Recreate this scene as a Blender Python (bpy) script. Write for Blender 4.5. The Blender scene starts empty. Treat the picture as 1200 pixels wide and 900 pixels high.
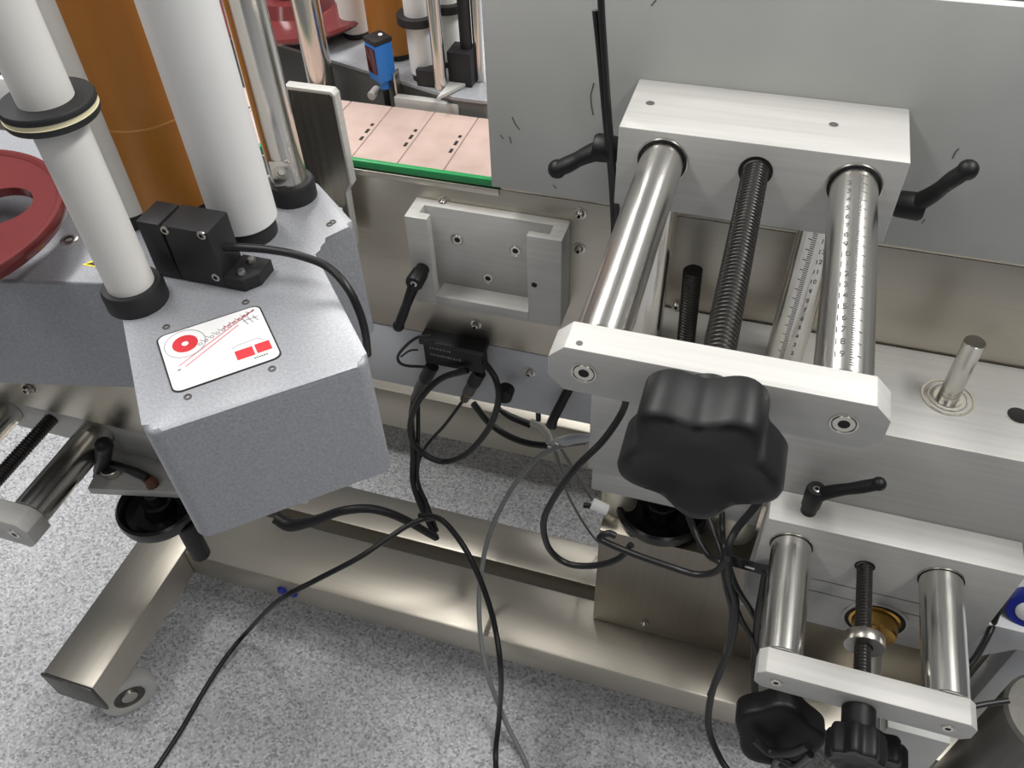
import bpy, bmesh, math, random
from mathutils import Vector, Matrix
random.seed(4)
scene = bpy.context.scene
COL = scene.collection
PI = math.pi

# ------------------------------------------------------------------ camera
cam = bpy.data.cameras.new('camera')
cam.sensor_fit = 'HORIZONTAL'
cam.sensor_width = 36.0
cam.lens = 987.86 * 36.0 / 1200.0
cam.clip_start = 0.02
camo = bpy.data.objects.new('camera', cam)
COL.objects.link(camo)
camo.matrix_world = Matrix.Translation((0, 0, 1.45)) @ Matrix([[0.954492, -0.193441, 0.226991], [0.296589, 0.695568, -0.654385], [-0.031303, 0.691929, 0.721287]]).to_4x4()
scene.camera = camo

# ------------------------------------------------------------------ light
world = bpy.data.worlds.new('room_light')
scene.world = world
world.use_nodes = True
wb = world.node_tree.nodes['Background']
wb.inputs[0].default_value = (0.90, 0.93, 1.0, 1)
wb.inputs[1].default_value = 0.13


def area(name, loc, sx, sy, power, target=None):
    l = bpy.data.lights.new(name, 'AREA')
    l.shape = 'RECTANGLE'
    l.size = sx
    l.size_y = sy
    l.energy = power
    l.color = (1.0, 0.985, 0.96)
    o = bpy.data.objects.new(name, l)
    COL.objects.link(o)
    o.location = loc
    if target:
        o.rotation_euler = (Vector(target) - Vector(loc)).to_track_quat('-Z', 'Y').to_euler()
    return o


for lx in (-1.2, 1.05):
    area('ceiling_lamp_and_fill', (lx, 0.75, 2.75), 0.32, 1.3, 46)
    area('ceiling_lamp_and_fill', (lx, 2.5, 2.75), 0.32, 1.3, 40)
    area('ceiling_lamp_and_fill', (lx, -1.0, 2.75), 0.32, 1.3, 7)  # unseen pair in front, added as weak fill for camera-facing sides

vs = scene.view_settings
vs.view_transform = 'Standard'
vs.look = 'None'
vs.exposure = 0.0
vs.gamma = 1.0
vs.use_curve_mapping = False


# ------------------------------------------------------------------ materials
def lin(c):
    return tuple((x / 12.92 if x <= 0.04045 else ((x + 0.055) / 1.055) ** 2.4) for x in [v / 255.0 for v in c]) + (1,)


def new_mat(name, rgb, rough=0.5, metal=0.0, spec=0.5):
    m = bpy.data.materials.new(name)
    m.use_nodes = True
    b = m.node_tree.nodes['Principled BSDF']
    b.inputs['Base Color'].default_value = lin(rgb)
    b.inputs['Roughness'].default_value = rough
    b.inputs['Metallic'].default_value = metal
    b.inputs['Specular IOR Level'].default_value = spec
    return m


def nodes(m):
    nt = m.node_tree
    return nt, nt.nodes['Principled BSDF']


def add_noise(m, scale=(40, 40, 40), detail=3, col=None, bump=0.0, rough=None, coord='Object', dist=0.001):
    nt, b = nodes(m)
    tc = nt.nodes.new('ShaderNodeTexCoord')
    mp = nt.nodes.new('ShaderNodeMapping')
    mp.inputs['Scale'].default_value = scale
    nz = nt.nodes.new('ShaderNodeTexNoise')
    nz.inputs['Scale'].default_value = 1.0
    nz.inputs['Detail'].default_value = detail
    nt.links.new(tc.outputs[coord], mp.inputs[0])
    nt.links.new(mp.outputs[0], nz.inputs['Vector'])
    if col:
        cr = nt.nodes.new('ShaderNodeValToRGB')
        cr.color_ramp.elements[0].position = 0.3
        cr.color_ramp.elements[1].position = 0.7
        cr.color_ramp.elements[0].color = lin(col[0])
        cr.color_ramp.elements[1].color = lin(col[1])
        nt.links.new(nz.outputs[0], cr.inputs[0])
        nt.links.new(cr.outputs[0], b.inputs['Base Color'])
    if rough:
        mr = nt.nodes.new('ShaderNodeMapRange')
        mr.inputs['To Min'].default_value = rough[0]
        mr.inputs['To Max'].default_value = rough[1]
        mr.inputs['From Min'].default_value = 0.3
        mr.inputs['From Max'].default_value = 0.7
        nt.links.new(nz.outputs[0], mr.inputs['Value'])
        nt.links.new(mr.outputs[0], b.inputs['Roughness'])
    if bump:
        bp = nt.nodes.new('ShaderNodeBump')
        bp.inputs['Strength'].default_value = bump
        bp.inputs['Distance'].default_value = dist
        nt.links.new(nz.outputs[0], bp.inputs['Height'])
        nt.links.new(bp.outputs[0], b.inputs['Normal'])
    return m


def brushed(name, c0, c1, r0, r1, scale, bump=0.15):
    m = new_mat(name, c0, 0.3, 1.0)
    return add_noise(m, scale, 4, (c0, c1), bump, (r0, r1), dist=0.0004)


M = {}
M['floor'] = new_mat('speckled_vinyl', (190, 190, 192), 0.42)
nt, b = nodes(M['floor'])
tc = nt.nodes.new('ShaderNodeTexCoord')
base = None
v1 = nt.nodes.new('ShaderNodeTexVoronoi')
v1.inputs['Scale'].default_value = 270
v1.inputs['Randomness'].default_value = 1.0
nt.links.new(tc.outputs['Object'], v1.inputs['Vector'])
sep = nt.nodes.new('ShaderNodeSeparateColor')
nt.links.new(v1.outputs['Color'], sep.inputs[0])
cr = nt.nodes.new('ShaderNodeValToRGB')
cr.color_ramp.interpolation = 'LINEAR'
E = cr.color_ramp.elements
E[0].position = 0.0
E[0].color = lin((140, 141, 145))
E[1].position = 1.0
E[1].color = lin((218, 218, 220))
for p, c in ((0.12, (160, 161, 166)), (0.35, (184, 185, 188)), (0.75, (199, 200, 202))):
    e = E.new(p)
    e.color = lin(c)
nt.links.new(sep.outputs[0], cr.inputs[0])
nt.links.new(cr.outputs[0], b.inputs['Base Color'])

M['ceiling'] = new_mat('white_ceiling_paint', (236, 236, 234), 0.8)
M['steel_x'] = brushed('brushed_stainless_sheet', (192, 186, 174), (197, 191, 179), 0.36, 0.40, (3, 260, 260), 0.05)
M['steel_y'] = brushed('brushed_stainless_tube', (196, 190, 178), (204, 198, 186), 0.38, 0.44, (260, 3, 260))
M['steel_z'] = brushed('brushed_stainless_dark_reflect', (128, 122, 111), (136, 130, 119), 0.3, 0.36, (260, 260, 3))  # same stainless, darkened in colour for the dark surroundings it mirrors
M['steel_dark_reflect'] = brushed('steel_with_dark_reflection', (96, 92, 84), (104, 100, 92), 0.25, 0.32, (260, 260, 3))  # front of the peel plate; dark reflection put into the colour
M['rod'] = brushed('polished_steel_rod', (212, 210, 205), (220, 218, 213), 0.2, 0.26, (400, 6, 400), 0.06)
M['rod_z'] = brushed('polished_upright_rod', (206, 203, 197), (216, 213, 207), 0.17, 0.23, (400, 400, 6), 0.06)
M['bolt'] = new_mat('bolt_steel', (200, 196, 188), 0.28, 1.0)
M['recess_shade'] = new_mat('recess_shade', (22, 21, 20), 0.7)  # shade inside sockets, gaps and holes put into the colour
M['ivory_tube'] = new_mat('satin_steel_sleeve', (222, 216, 198), 0.4, 0.6)
M['alu'] = add_noise(new_mat('anodised_aluminium', (181, 180, 176), 0.5, 0.1, 0.4), (6, 180, 180), 3, ((176, 175, 171), (186, 185, 181)), 0.08, (0.42, 0.52), dist=0.0004)
M['panel'] = add_noise(new_mat('powder_coat_grey', (186, 187, 184), 0.5, 0.0, 0.4), (9, 9, 9), 5, ((172, 173, 170), (181, 182, 179)), 0.0)
M['strip'] = add_noise(new_mat('grey_frame_paint', (196, 198, 201), 0.45), (600, 600, 600), 2, None, 0.06)
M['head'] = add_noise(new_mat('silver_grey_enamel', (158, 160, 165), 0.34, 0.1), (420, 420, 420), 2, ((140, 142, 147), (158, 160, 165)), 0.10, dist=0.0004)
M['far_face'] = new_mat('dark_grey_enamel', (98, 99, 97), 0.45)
M['black'] = add_noise(new_mat('black_plastic', (13, 13, 14), 0.5, 0.0, 0.4), (700, 700, 700), 2, None, 0.05)
M['gloss_black'] = new_mat('gloss_black_plastic', (14, 14, 15), 0.26)
M['matt_black'] = new_mat('matt_black_plastic', (30, 30, 32), 0.55)
M['cable'] = new_mat('black_cable_jacket', (20, 20, 21), 0.42)
M['tape'] = add_noise(new_mat('wrapped_tape', (24, 24, 26), 0.5), (150, 150, 150), 2, None, 0.3)
M['thread'] = new_mat('black_oxide_thread', (62, 60, 58), 0.38, 0.75)
M['white_roller'] = add_noise(new_mat('white_roller_sleeve', (228, 228, 226), 0.5), (14, 14, 5), 3, ((222, 222, 220), (232, 232, 230)))
M['grey_roller'] = add_noise(new_mat('silicone_roller_sleeve', (214, 213, 208), 0.5), (20, 20, 6), 3, ((216, 215, 210), (228, 227, 222)))
M['orange'] = add_noise(new_mat('amber_rubber_roller', (178, 116, 42), 0.38), (10, 10, 3), 2, ((170, 108, 38), (186, 124, 48)))
M['orange_line'] = new_mat('amber_rubber_seam', (196, 142, 70), 0.4)
M['red'] = new_mat('wine_red_plastic', (104, 46, 46), 0.16)  # paler than the real wine red; ceiling reflection put into the base colour
M['green'] = new_mat('green_guide_plastic', (34, 140, 78), 0.4)
M['belt'] = add_noise(new_mat('pinkish_belt_plastic', (180, 158, 148), 0.42), (30, 30, 30), 3, ((173, 151, 141), (186, 164, 155)))
M['white'] = new_mat('white_print', (240, 240, 240), 0.4)
M['ink'] = new_mat('black_ink', (28, 28, 30), 0.5)
M['grey_ink'] = new_mat('grey_ink', (150, 150, 156), 0.5)
M['mark_ink'] = new_mat('etched_grey', (84, 82, 78), 0.5)
M['red_ink'] = new_mat('red_ink', (214, 54, 62), 0.45)
M['pink_ink'] = new_mat('pink_ink', (222, 130, 138), 0.45)
M['yellow'] = new_mat('yellow_sticker', (232, 206, 40), 0.45)
M['brass'] = new_mat('brass', (190, 150, 78), 0.26, 1.0)
M['blue'] = new_mat('blue_sensor_shell', (40, 116, 196), 0.4)
M['navy'] = new_mat('navy_plastic', (34, 48, 150), 0.4)
M['dark_red_glass'] = new_mat('dark_red_lens', (70, 12, 26), 0.15)
M['tube_grey'] = new_mat('grey_air_tube', (132, 134, 132), 0.4)
M['clear_tube'] = new_mat('translucent_fitting', (196, 194, 182), 0.3)
M['caster'] = new_mat('grey_caster_tyre', (196, 195, 190), 0.45)
M['cream'] = new_mat('cream_ring', (222, 214, 180), 0.45)
M['rust'] = new_mat('brown_cable_end', (96, 56, 36), 0.5)
M['grey_cyl'] = add_noise(new_mat('grey_motor_shell', (92, 90, 85), 0.42, 0.4), (100, 100, 4), 3, ((86, 84, 79), (98, 96, 91)))


# ------------------------------------------------------------------ mesh helpers
ORIGIN = {}


def thing(name, label, cat, loc, group=None):
    o = bpy.data.objects.new(name, None)
    COL.objects.link(o)
    o.location = loc
    o.empty_display_size = 0.02
    o['label'] = label
    o['category'] = cat
    if group:
        o['group'] = group
    ORIGIN[o] = Vector(loc)
    return o


def tag(o, label, cat, group=None):
    o['label'] = label
    o['category'] = cat
    if group:
        o['group'] = group
    return o


def finish(name, bm, mats, parent=None, smooth=35, label=None):
    if not isinstance(mats, (list, tuple)):
        mats = [mats]
    if parent is not None:
        org = ORIGIN[parent]
    else:
        c = [v.co for v in bm.verts]
        lo = Vector([min(v[i] for v in c) for i in range(3)])
        hi = Vector([max(v[i] for v in c) for i in range(3)])
        org = Vector(((lo.x + hi.x) / 2, (lo.y + hi.y) / 2, lo.z))
    for v in bm.verts:
        v.co -= org
    bmesh.ops.recalc_face_normals(bm, faces=bm.faces[:])
    if smooth:
        for f in bm.faces:
            f.smooth = True
        for e in bm.edges:
            if len(e.link_faces) == 2:
                e.smooth = e.calc_face_angle(0) < math.radians(smooth)
    me = bpy.data.meshes.new(name)
    bm.to_mesh(me)
    bm.free()
    for m in mats:
        me.materials.append(M[m])
    o = bpy.data.objects.new(name, me)
    COL.objects.link(o)
    if parent is not None:
        o.parent = parent
        ORIGIN[o] = ORIGIN[parent]
    else:
        o.location = org
        ORIGIN[o] = org
    if label:
        o['label'] = label
    return o


def setmat(faces, i):
    for f in faces:
        f.material_index = i


def bbox(bm, lo, hi, bevel=0.0, seg=2, rot=None, pivot=None, mi=0):
    r = bmesh.ops.create_cube(bm, size=1.0)
    vs_ = r['verts']
    lo = Vector(lo)
    hi = Vector(hi)
    c = (lo + hi) / 2
    s = hi - lo
    for v in vs_:
        v.co = Vector((c.x + v.co.x * s.x, c.y + v.co.y * s.y, c.z + v.co.z * s.z))
    faces = set(f for v in vs_ for f in v.link_faces)
    setmat(faces, mi)
    if bevel:
        es = list(set(e for v in vs_ for e in v.link_edges))
        g = bmesh.ops.bevel(bm, geom=es, offset=bevel, segments=seg, affect='EDGES', profile=0.5)
        vs_ = list(set(v for f in g['faces'] for v in f.verts) | set(v for v in vs_ if v.is_valid))
        setmat(g['faces'], mi)
    if rot is not None:
        pv = Vector(pivot) if pivot is not None else c
        for v in vs_:
            v.co = pv + rot @ (v.co - pv)
    return bm


def box(name, lo, hi, mat, parent=None, bevel=0.0015, label=None, rot=None, pivot=None):
    bm = bmesh.new()
    bbox(bm, lo, hi, bevel, 2, rot, pivot)
    return finish(name, bm, mat, parent, 35, label)


def frame(axis):
    a = Vector(axis).normalized()
    t = Vector((0, 0, 1)) if abs(a.z) < 0.9 else Vector((1, 0, 0))
    u = a.cross(t).normalized()
    w = a.cross(u).normalized()
    return a, u, w


def lathe_bm(bm, p0, axis, prof, seg=32, mi=None, phase=0.0):
    """prof: list of (radius, distance along axis)"""
    a, u, w = frame(axis)
    p0 = Vector(p0)
    rings = []
    for r, h in prof:
        if r <= 1e-6:
            rings.append([bm.verts.new(p0 + a * h)])
        else:
            rings.append([bm.verts.new(p0 + a * h + (u * math.cos(phase + 2 * PI * k / seg) + w * math.sin(phase + 2 * PI * k / seg)) * r) for k in range(seg)])
    for i in range(len(rings) - 1):
        A, B = rings[i], rings[i + 1]
        for k in range(seg):
            k2 = (k + 1) % seg
            if len(A) == 1 and len(B) == 1:
                continue
            if len(A) == 1:
                f = bm.faces.new((A[0], B[k], B[k2]))
            elif len(B) == 1:
                f = bm.faces.new((A[k], B[0], A[k2]))
            else:
                f = bm.faces.new((A[k], B[k], B[k2], A[k2]))
            if mi:
                f.material_index = mi[i]
    return bm


def lathe(name, p0, axis, prof, mat, parent=None, seg=32, mi=None, label=None, smooth=35):
    bm = bmesh.new()
    lathe_bm(bm, p0, axis, prof, seg, mi)
    return finish(name, bm, mat, parent, smooth, label)


def cyl(name, p0, p1, r, mat, parent=None, seg=32, bevel=0.0008, label=None):
    p0 = Vector(p0)
    p1 = Vector(p1)
    L = (p1 - p0).length
    return lathe(name, p0, p1 - p0, [(0, 0), (r - bevel, 0), (r, bevel), (r, L - bevel), (r - bevel, L), (0, L)], mat, parent, seg, None, label)


def poly(name, pts, z0, z1, mat, parent=None, bevel=0.0, seg=2, label=None, top_only=True):
    bm = bmesh.new()
    lo = [bm.verts.new((x, y, z0)) for x, y in pts]
    hi = [bm.verts.new((x, y, z1)) for x, y in pts]
    n = len(pts)
    bm.faces.new(lo[::-1])
    ft = bm.faces.new(hi)
    for i in range(n):
        j = (i + 1) % n
        bm.faces.new((lo[i], lo[j], hi[j], hi[i]))
    if bevel:
        bmesh.ops.bevel(bm, geom=list(ft.edges), offset=bevel, segments=seg, affect='EDGES', profile=0.5)
    return finish(name, bm, mat, parent, 35, label)


def prism(name, pts3, d, mat, parent=None, bevel=0.0, label=None):
    """closed 3D polygon pts3 extruded by vector d"""
    bm = bmesh.new()
    d = Vector(d)
    A = [bm.verts.new(Vector(p)) for p in pts3]
    B = [bm.verts.new(Vector(p) + d) for p in pts3]
    n = len(A)
    bm.faces.new(A)
    bm.faces.new(B[::-1])
    for i in range(n):
        j = (i + 1) % n
        bm.faces.new((A[j], A[i], B[i], B[j]))
    if bevel:
        bmesh.ops.recalc_face_normals(bm, faces=bm.faces[:])
        es = [e for e in bm.edges if e.calc_face_angle(0) > 0.35]
        bmesh.ops.bevel(bm, geom=es, offset=bevel, segments=2, affect='EDGES', profile=0.5)
    return finish(name, bm, mat, parent, 35, label)


def rounded(pts, rad, seg=5):
    """round polygon corners; rad is a number or list per vertex"""
    n = len(pts)
    out = []
    for i in range(n):
        r = rad[i] if isinstance(rad, (list, tuple)) else rad
        p = Vector((pts[i][0], pts[i][1], 0))
        if r <= 0:
            out.append((p.x, p.y))
            continue
        a = (Vector((pts[i - 1][0], pts[i - 1][1], 0)) - p).normalized()
        c = (Vector((pts[(i + 1) % n][0], pts[(i + 1) % n][1], 0)) - p).normalized()
        ang = a.angle(c)
        t = r / math.tan(ang / 2)
        bis = (a + c).normalized()
        ctr = p + bis * (r / math.sin(ang / 2))
        s = p + a * t - ctr
        e = p + c * t - ctr
        a0 = math.atan2(s.y, s.x)
        a1 = math.atan2(e.y, e.x)
        d = (a1 - a0 + PI) % (2 * PI) - PI
        for k in range(seg + 1):
            q = a0 + d * k / seg
            out.append((ctr.x + r * math.cos(q), ctr.y + r * math.sin(q)))
    return out


def catmull(pts, sub=8):
    P_ = [Vector(p) for p in pts]
    if len(P_) < 3:
        return P_
    ext = [P_[0] * 2 - P_[1]] + P_ + [P_[-1] * 2 - P_[-2]]
    out = []
    for i in range(1, len(ext) - 2):
        p0, p1, p2, p3 = ext[i - 1:i + 3]
        for k in range(sub):
            t = k / sub
            out.append(0.5 * ((2 * p1) + (p2 - p0) * t + (2 * p0 - 5 * p1 + 4 * p2 - p3) * t * t + (-p0 + 3 * p1 - 3 * p2 + p3) * t ** 3))
    out.append(P_[-1])
    return out


def sweep_bm(bm, pts, rad, seg=10, sub=8, flat=1.0, mi=0):
    path = catmull(pts, sub) if sub else [Vector(p) for p in pts]
    n = len(path)
    if not isinstance(rad, (list, tuple)):
        rr = [rad] * n
    else:
        rr = []
        m = len(rad) - 1
        for i in range(n):
            t = i / (n - 1) * m
            k = min(int(t), m - 1)
            rr.append(rad[k] + (rad[k + 1] - rad[k]) * (t - k))
    tan = [(path[min(i + 1, n - 1)] - path[max(i - 1, 0)]).normalized() for i in range(n)]
    u = frame(tan[0])[1]
    rings = []
    for i in range(n):
        u = (u - tan[i] * u.dot(tan[i])).normalized()
        w = tan[i].cross(u)
        rings.append([bm.verts.new(path[i] + (u * math.cos(2 * PI * k / seg) + w * math.sin(2 * PI * k / seg) * flat) * rr[i]) for k in range(seg)])
    for i in range(n - 1):
        for k in range(seg):
            f = bm.faces.new((rings[i][k], rings[i][(k + 1) % seg], rings[i + 1][(k + 1) % seg], rings[i + 1][k]))
            f.material_index = mi
    bm.faces.new(rings[0][::-1]).material_index = mi
    bm.faces.new(rings[-1]).material_index = mi


def tube(name, pts, rad, mat, parent=None, seg=10, sub=8, label=None, flat=1.0):
    bm = bmesh.new()
    sweep_bm(bm, pts, rad, seg, sub, flat)
    return finish(name, bm, mat, parent, 50, label)


def cable(name, pts, rad, mat, label, group=None, cat='cable', sub=8):
    o = tube(name, pts, rad, mat, None, 10, sub)
    return tag(o, label, cat, group)


def thread(name, p0, p1, r, pitch, mat, parent, depth=0.0016, seg=24, label=None):
    """threaded spindle with a real helical groove"""
    p0 = Vector(p0)
    p1 = Vector(p1)
    a, u, w = frame(p1 - p0)
    L = (p1 - p0).length
    n = int(L / pitch * 5)
    bm = bmesh.new()
    rings = []
    for i in range(n + 1):
        h = L * i / n
        ring = []
        for k in range(seg):
            ph = (h / pitch + k / seg) % 1.0
            t = abs(ph - 0.5) * 2
            q = r - depth * min(1.0, max(0.0, (t - 0.35) / 0.3))
            an = 2 * PI * k / seg
            ring.append(bm.verts.new(p0 + a * h + (u * math.cos(an) + w * math.sin(an)) * q))
        rings.append(ring)
    for i in range(n):
        for k in range(seg):
            k2 = (k + 1) % seg
            bm.faces.new((rings[i][k], rings[i][k2], rings[i + 1][k2], rings[i + 1][k]))
    bm.faces.new(rings[0][::-1])
    bm.faces.new(rings[-1])
    return finish(name, bm, mat, parent, 30, label)


def socket_screw(name, p, axis, r, parent, h=0.0, mat='bolt', label=None):
    """screw head with a recessed hexagon socket; axis points outward, h = height proud"""
    bm = bmesh.new()
    hh = max(h, 0.0006)
    ri = r * 0.5
    lathe_bm(bm, p, axis, [(r, -0.001), (r, hh * 0.6), (r * 0.88, hh), (ri, hh), (ri * 0.92, hh - min(0.9 * r, hh + 0.0035)), (0, hh - min(0.9 * r, hh + 0.0035))], 18, [0, 0, 0, 1, 1])
    return finish(name, bm, [mat, 'recess_shade'], parent, 35, label)


def countersunk(name, p, axis, r, parent, label=None):
    """flush screw in a countersunk seat: bright rim, dark seat gap, head and socket"""
    bm = bmesh.new()
    lathe_bm(bm, p, axis, [(r, -0.0005), (r, 0.0005), (r * 0.9, 0.0006), (r * 0.84, 0.0001), (r * 0.80, 0.0001), (r * 0.76, 0.0006), (r * 0.42, 0.0006), (r * 0.38, 0.0002), (0, 0.0002)], 24, [0, 0, 0, 1, 0, 0, 1, 1])
    return finish(name, bm, ['bolt', 'recess_shade'], parent, 35, label)


def dome_bolt(name, p, axis, r, parent, h=0.005, label=None):
    bm = bmesh.new()
    lathe_bm(bm, p, axis, [(r * 1.5, -0.0005), (r * 1.5, 0.0012), (r, 0.0013), (r * 0.96, 0.0013 + h * 0.5), (r * 0.75, 0.0013 + h * 0.9), (r * 0.4, 0.0013 + h), (r * 0.36, 0.0013 + h * 0.45), (0, 0.0013 + h * 0.45)], 20, [0, 0, 0, 0, 0, 1, 1])
    return finish(name, bm, ['bolt', 'recess_shade'], parent, 40, label)


def star_knob(name, p, axis, r, depth, parent, lobes=5, amp=0.13, phase=0.0, up=(0, 0, 1), mat='black', dish=0.006):
    """lobed grip; p = centre of the back face, axis points to its front face"""
    a = Vector(axis).normalized()
    w = (Vector(up) - a * a.dot(Vector(up))).normalized()
    u = w.cross(a)
    bm = bmesh.new()
    seg = lobes * 16
    prof = [(0.93, 0.0), (1.0, 0.12), (1.0, 0.86), (0.965, 0.96), (0.91, 1.0), (0.80, 0.995)]
    rings = []
    for s, h in prof:
        ring = []
        for k in range(seg):
            an = 2 * PI * k / seg
            c = math.cos(lobes * (an - phase))
            rr = r * (1 - amp + amp * (c if c > 0 else c * 1.0))
            ring.append(bm.verts.new(Vector(p) + a * (h * depth) + (u * math.cos(an) + w * math.sin(an)) * rr * s))
        rings.append(ring)
    inner = []
    for q, dd in ((0.45, dish * 0.9), (0.3, dish), (0.15, dish)):
        inner.append([bm.verts.new(Vector(p) + a * (depth - dd) + (u * math.cos(2 * PI * k / seg) + w * math.sin(2 * PI * k / seg)) * r * q) for k in range(seg)])
    rings += inner
    for i in range(len(rings) - 1):
        for k in range(seg):
            k2 = (k + 1) % seg
            bm.faces.new((rings[i][k], rings[i][k2], rings[i + 1][k2], rings[i + 1][k]))
    bm.faces.new(rings[-1])
    bm.faces.new(rings[0][::-1])
    return finish(name, bm, mat, parent, 40)


def handwheel(name, p, axis, r, parent, mat='gloss_black'):
    """dished wheel: rim, concave web, hub"""
    prof = [(0, -0.016), (r * 0.72, -0.016), (r * 0.97, -0.010), (r, -0.002), (r * 0.985, 0.006), (r * 0.93, 0.009), (r * 0.87, 0.006), (r * 0.80, -0.004), (r * 0.62, -0.010), (r * 0.40, -0.010), (r * 0.36, -0.004), (r * 0.34, 0.008), (r * 0.30, 0.011), (r * 0.2, 0.011), (r * 0.18, 0.008), (0, 0.008)]
    return lathe(name, p, axis, prof, mat, parent, 48, None, None, 30)


def lever(p, axis, tip, parent, hub_r=0.0105, hub_h=0.03, arm_r=0.0085):
    """clamping lever: hub along axis standing on p, arm leaving the hub's far end towards tip"""
    p = Vector(p)
    a = Vector(axis).normalized()
    tip = Vector(tip)
    bm = bmesh.new()
    lathe_bm(bm, p, a, [(0, 0), (hub_r * 0.85, 0), (hub_r * 0.85, hub_h * 0.2), (hub_r, hub_h * 0.28), (hub_r * 1.08, hub_h * 0.9), (hub_r * 0.95, hub_h), (hub_r * 0.5, hub_h), (hub_r * 0.45, hub_h - 0.003), (0, hub_h - 0.003)], 20)
    s = p + a * hub_h * 0.68
    d = tip - s
    m1 = s + d * 0.35 + a * 0.002
    sweep_bm(bm, [s, m1, s + d * 0.7, tip], [hub_r * 0.95, arm_r, arm_r * 0.86, arm_r * 0.95, arm_r * 0.9], 14, 6, 0.8)
    bmesh.ops.create_uvsphere(bm, u_segments=12, v_segments=8, radius=arm_r * 0.92, matrix=Matrix.Translation(tip))
    lv = finish('clamp_lever', bm, 'black', parent, 45)
    socket_screw('lever_screw', p + a * (hub_h - 0.001), a, hub_r * 0.42, lv, 0.0004)
    return lv


FONT_CACHE = {}


def text_bm(txt, size):
    cu = bpy.data.curves.new('t', 'FONT')
    cu.body = txt
    cu.size = size
    cu.align_x = 'CENTER'
    cu.align_y = 'CENTER'
    o = bpy.data.objects.new('t', cu)
    COL.objects.link(o)
    dg = bpy.context.evaluated_depsgraph_get()
    me = bpy.data.meshes.new_from_object(o.evaluated_get(dg))
    bm = bmesh.new()
    bm.from_mesh(me)
    bpy.data.objects.remove(o)
    bpy.data.curves.remove(cu)
    bpy.data.meshes.remove(me)
    bm.verts.index_update()
    return bm


def scale_marks(parent, p0, axis, r, ang_dir, start, count, step, size=0.0055, name='scale_marks', first=1, flip=1, toff=0.005):
    """ruler ticks and numerals wrapped round a rod, growing along axis from p0; ang_dir faces the reader"""
    a = Vector(axis).normalized()
    n = Vector(ang_dir)
    n = (n - a * a.dot(n)).normalized()
    t = a.cross(n)
    R = r + 0.00025
    bm = bmesh.new()

    def put(s, h):
        an = s / R
        return Vector(p0) + a * h + (n * math.cos(an) + t * math.sin(an)) * R

    def quad(s0, s1, h0, h1):
        k = 3
        for i in range(k):
            q0 = s0 + (s1 - s0) * i / k
            q1 = s0 + (s1 - s0) * (i + 1) / k
            bm.faces.new([bm.verts.new(put(*q)) for q in ((q0, h0), (q1, h0), (q1, h1), (q0, h1))])
    for i in range(count * 5):
        h = start + i * step / 5
        L = 0.008 if i % 5 == 0 else 0.0045
        quad(-toff * 0.6, -toff * 0.6 - (L if toff > 0 else -L), h - 0.00032, h + 0.00032)
    for i in range(count):
        tb = text_bm(str(first + i), size)
        h = start + i * step
        vm = {}
        for f in tb.faces:
            vsn = []
            for v in f.verts:
                if v.index not in vm:
                    vm[v.index] = bm.verts.new(put(toff + v.co.x * flip, h + v.co.y * flip))
                vsn.append(vm[v.index])
            try:
                bm.faces.new(vsn)
            except ValueError:
                pass
        tb.free()
    return finish(name, bm, 'mark_ink', parent, 0)


# =================================================================== SETTING
bm = bmesh.new()
bbox(bm, (-3.2, -2.2, -0.05), (2.8, 3.8, 0.0))
fl = finish('floor', bm, 'floor', None, 0)
fl['kind'] = 'structure'
bm = bmesh.new()
bbox(bm, (-3.2, -2.2, 2.80), (2.8, 3.8, 2.85))
ce = finish('ceiling', bm, 'ceiling', None, 0)
ce['kind'] = 'structure'

# =================================================================== STAND
st = thing('machine_stand', 'brushed stainless steel base frame with foot beams standing on the speckled floor', 'stand', (-0.3, 0.75, 0.0))
box('beam', (-0.846, 0.603, 0.10), (0.75, 0.717, 0.17), 'steel_x', st, 0.004)
box('beam', (-0.846, 0.742, 0.10), (0.75, 0.822, 0.17), 'steel_x', st, 0.004)
box('beam', (-0.846, 1.04, 0.095), (0.75, 1.25, 0.21), 'steel_x', st, 0.004)
foot = box('foot_beam', (-0.942, 0.342, 0.10), (-0.847, 1.45, 0.17), 'steel_y', st, 0.003)
box('end_cap', (-0.943, 0.337, 0.099), (-0.846, 0.3418, 0.171), 'grey_cyl', foot, 0.001)
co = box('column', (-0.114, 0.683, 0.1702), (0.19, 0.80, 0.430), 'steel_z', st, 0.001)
dome_bolt('bolt', (-0.030, 0.683, 0.200), (0, -1, 0), 0.004, co)
# caster under the foot beam
cs = lathe('caster', (-0.866, 0.388, 0.0455), (0.8, -0.6, 0), [(0, -0.008), (0.014, -0.012), (0.024, -0.012), (0.035, -0.015), (0.044, -0.013), (0.0455, -0.008), (0.0455, 0.008), (0.044, 0.013), (0.033, 0.015), (0.026, 0.012), (0.023, 0.008), (0.015, 0.008), (0.013, 0.013), (0, 0.013)], ['caster', 'bolt', 'mark_ink'], st, 36, [1, 1, 0, 0, 0, 0, 0, 0, 0, 2, 2, 1, 1])
lathe('swivel_plate', (-0.885, 0.400, 0.099), (0, 0, -1), [(0, 0), (0.034, 0), (0.034, 0.006), (0.024, 0.016), (0, 0.016)], 'bolt', cs, 28)
bm = bmesh.new()
for s in (-1, 1):
    c = Vector((-0.880, 0.395, 0)) + Vector((0.8, -0.6, 0)) * 0.018 * s
    bbox(bm, c + Vector((-0.014, -0.014, 0.03)), c + Vector((0.014, 0.014, 0.09)), 0.001, 1, Matrix.Rotation(math.atan2(-0.6, 0.8), 3, 'Z') @ Matrix.Diagonal((0.2, 1.3, 1)))
finish('fork', bm, 'bolt', cs)
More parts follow.
